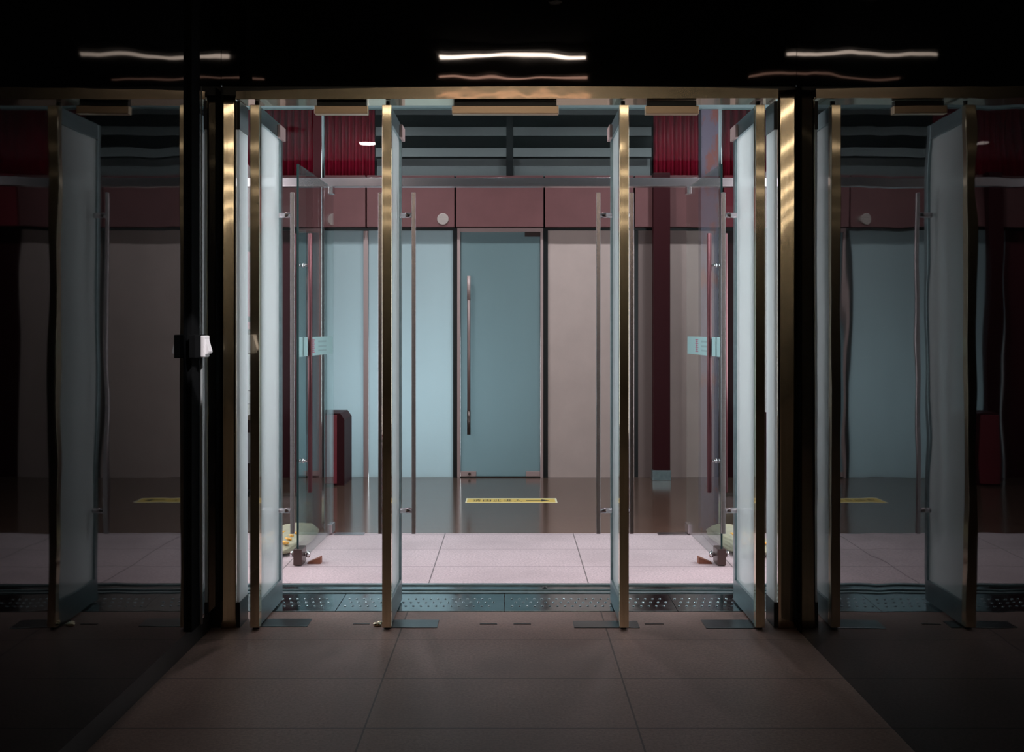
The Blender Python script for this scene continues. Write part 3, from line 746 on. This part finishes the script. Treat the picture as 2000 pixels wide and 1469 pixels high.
# louvers
def louver(px0, px1, label):
    a, b = BX(px0), BX(px1)
    t = thing('louver_grille', label, 'louver', ((a + b) / 2, YB, 2.99))
    z = BZ(309); pitch = 40.5 * K
    mb = MB()
    for k in range(5):
        z0 = z + k * pitch; f = 17 * K
        mb.prism_x([(YB - 0.10, z0), (YB - 0.094, z0 + f), (YB + 0.03, z0 + f + 0.012), (YB + 0.03, z0 + f + 0.009), (YB - 0.09, z0 + f - 0.005), (YB - 0.095, z0)], a, b)
    mb.build('slats', M['louver'], t)
    MB().box(a, b, YB + 0.0, YB + 0.03, 2.992, BZ(310)).build('sill_panel', M['louver'], t)
    return t
louver(736, 989, 'grey horizontal louvers above the beam, left of the black mullion')
louver(1002, 1270, 'grey horizontal louvers above the beam, right of the black mullion')
struct(MB().box(BX(989), BX(1002), YB - 0.11, YB + 0.06, 2.99, 4.1).build('trim_9', M['black']))

# floor tape
def floor_tape():
    y0, y1 = FPX * EYE / (982.5 - HY), FPX * EYE / (973.5 - HY)
    x0, x1 = SX(908.5, y0), SX(1089, y0)
    t = thing('floor_tape', 'yellow floor tape with black lettering and arrow on the dark floor', 'sticker', ((x0 + x1) / 2, (y0 + y1) / 2, 0))
    MB().box(x0, x1, y0, y1, 0, 0.0012).build('border', M['tapetrim'], t)
    MB().box(x0 + 0.012, x1 - 0.016, y0 + 0.022, y1 - 0.022, 0.0012, 0.0016).build('tape', M['tape'], t)
    yc = (y0 + y1) / 2
    xs, xe = SX(920, y0), SX(1022, y0)
    txt = '\u8bf7\u7531\u6b64\u8fdb\u5165'
    for i, ch in enumerate(txt):
        cu = bpy.data.curves.new('glyph', 'FONT'); cu.body = ch; cu.size = 1.0; cu.align_x = 'CENTER'; cu.extrude = 0.0
        tmp = bpy.data.objects.new('glyph', cu); COL.objects.link(tmp)
        dg = bpy.context.evaluated_depsgraph_get(); dg.update()
        me = bpy.data.meshes.new_from_object(tmp.evaluated_get(dg))
        bpy.data.objects.remove(tmp); bpy.data.curves.remove(cu)
        if len(me.vertices) == 0: continue
        xsn = [v.co.x for v in me.vertices]; ysn = [v.co.y for v in me.vertices]
        mx, my = (min(xsn) + max(xsn)) / 2, (min(ysn) + max(ysn)) / 2
        sx = 0.07 / max(1e-6, max(xsn) - min(xsn)); sy = 0.13 / max(1e-6, max(ysn) - min(ysn))
        cxk = xs + (xe - xs) * (i + .5) / 5
        for v in me.vertices: v.co = Vector(((v.co.x - mx) * sx + cxk - t.location.x, (v.co.y - my) * sy + yc - t.location.y, 0.0019 - t.location.z))
        me.materials.clear(); me.materials.append(M['ink'])
        o = bpy.data.objects.new('lettering', me); COL.objects.link(o); o.parent = t
    ax0, ax1, ax2 = SX(1028, y0), SX(1058, y0), SX(1074, y0)
    MB().box(ax0, ax1, yc - 0.012, yc + 0.012, 0.0016, 0.002).prism_z([(ax1, yc - 0.06), (ax2, yc), (ax1, yc + 0.06)], 0.0016, 0.002).build('arrow', M['ink'], t)
floor_tape()

# poster stand glimpsed by the left post
t = thing('poster_stand', 'standing poster board with pink and white sheets glimpsed beside the left post', 'sign', (-2.335, 10.0, 0))
px, yy = -2.335, 10.0
def PZ(py): return EYE - (py - HY) / FPX * yy
MB().box(px - 0.12, px + 0.12, yy, yy + 0.03, 0.05, 2.25, 0.003).build('board', M['black'], t)
MB().box(px - 0.1, px + 0.1, yy - 0.004, yy, PZ(618), PZ(492)).build('pink_sheet', M['pinkpaper'], t)
MB().box(px - 0.1, px + 0.1, yy - 0.004, yy, PZ(643), PZ(629)).build('pink_strip', M['pinkpaper'], t)
MB().box(px - 0.1, px + 0.1, yy - 0.004, yy, PZ(690), PZ(654)).build('printed_sheet', M['greypaper'], t)
MB().box(px - 0.1, px + 0.1, yy - 0.004, yy, PZ(762), PZ(692)).build('white_sheet', M['paper'], t)
MB().box(px - 0.1, px + 0.1, yy - 0.004, yy, PZ(788), PZ(764)).build('printed_sheet', M['greypaper'], t)
MB().box(px - 0.1, px + 0.1, yy - 0.004, yy, PZ(820), PZ(790)).build('olive_strip', M['olive'], t)
MB().box(px - 0.1, px + 0.1, yy - 0.004, yy, PZ(905), PZ(845)).build('printed_sheet', M['greypaper'], t)
MB().box(px - 0.14, px + 0.14, yy - 0.12, yy + 0.14, 0, 0.05, 0.004).build('foot', M['black'], t)
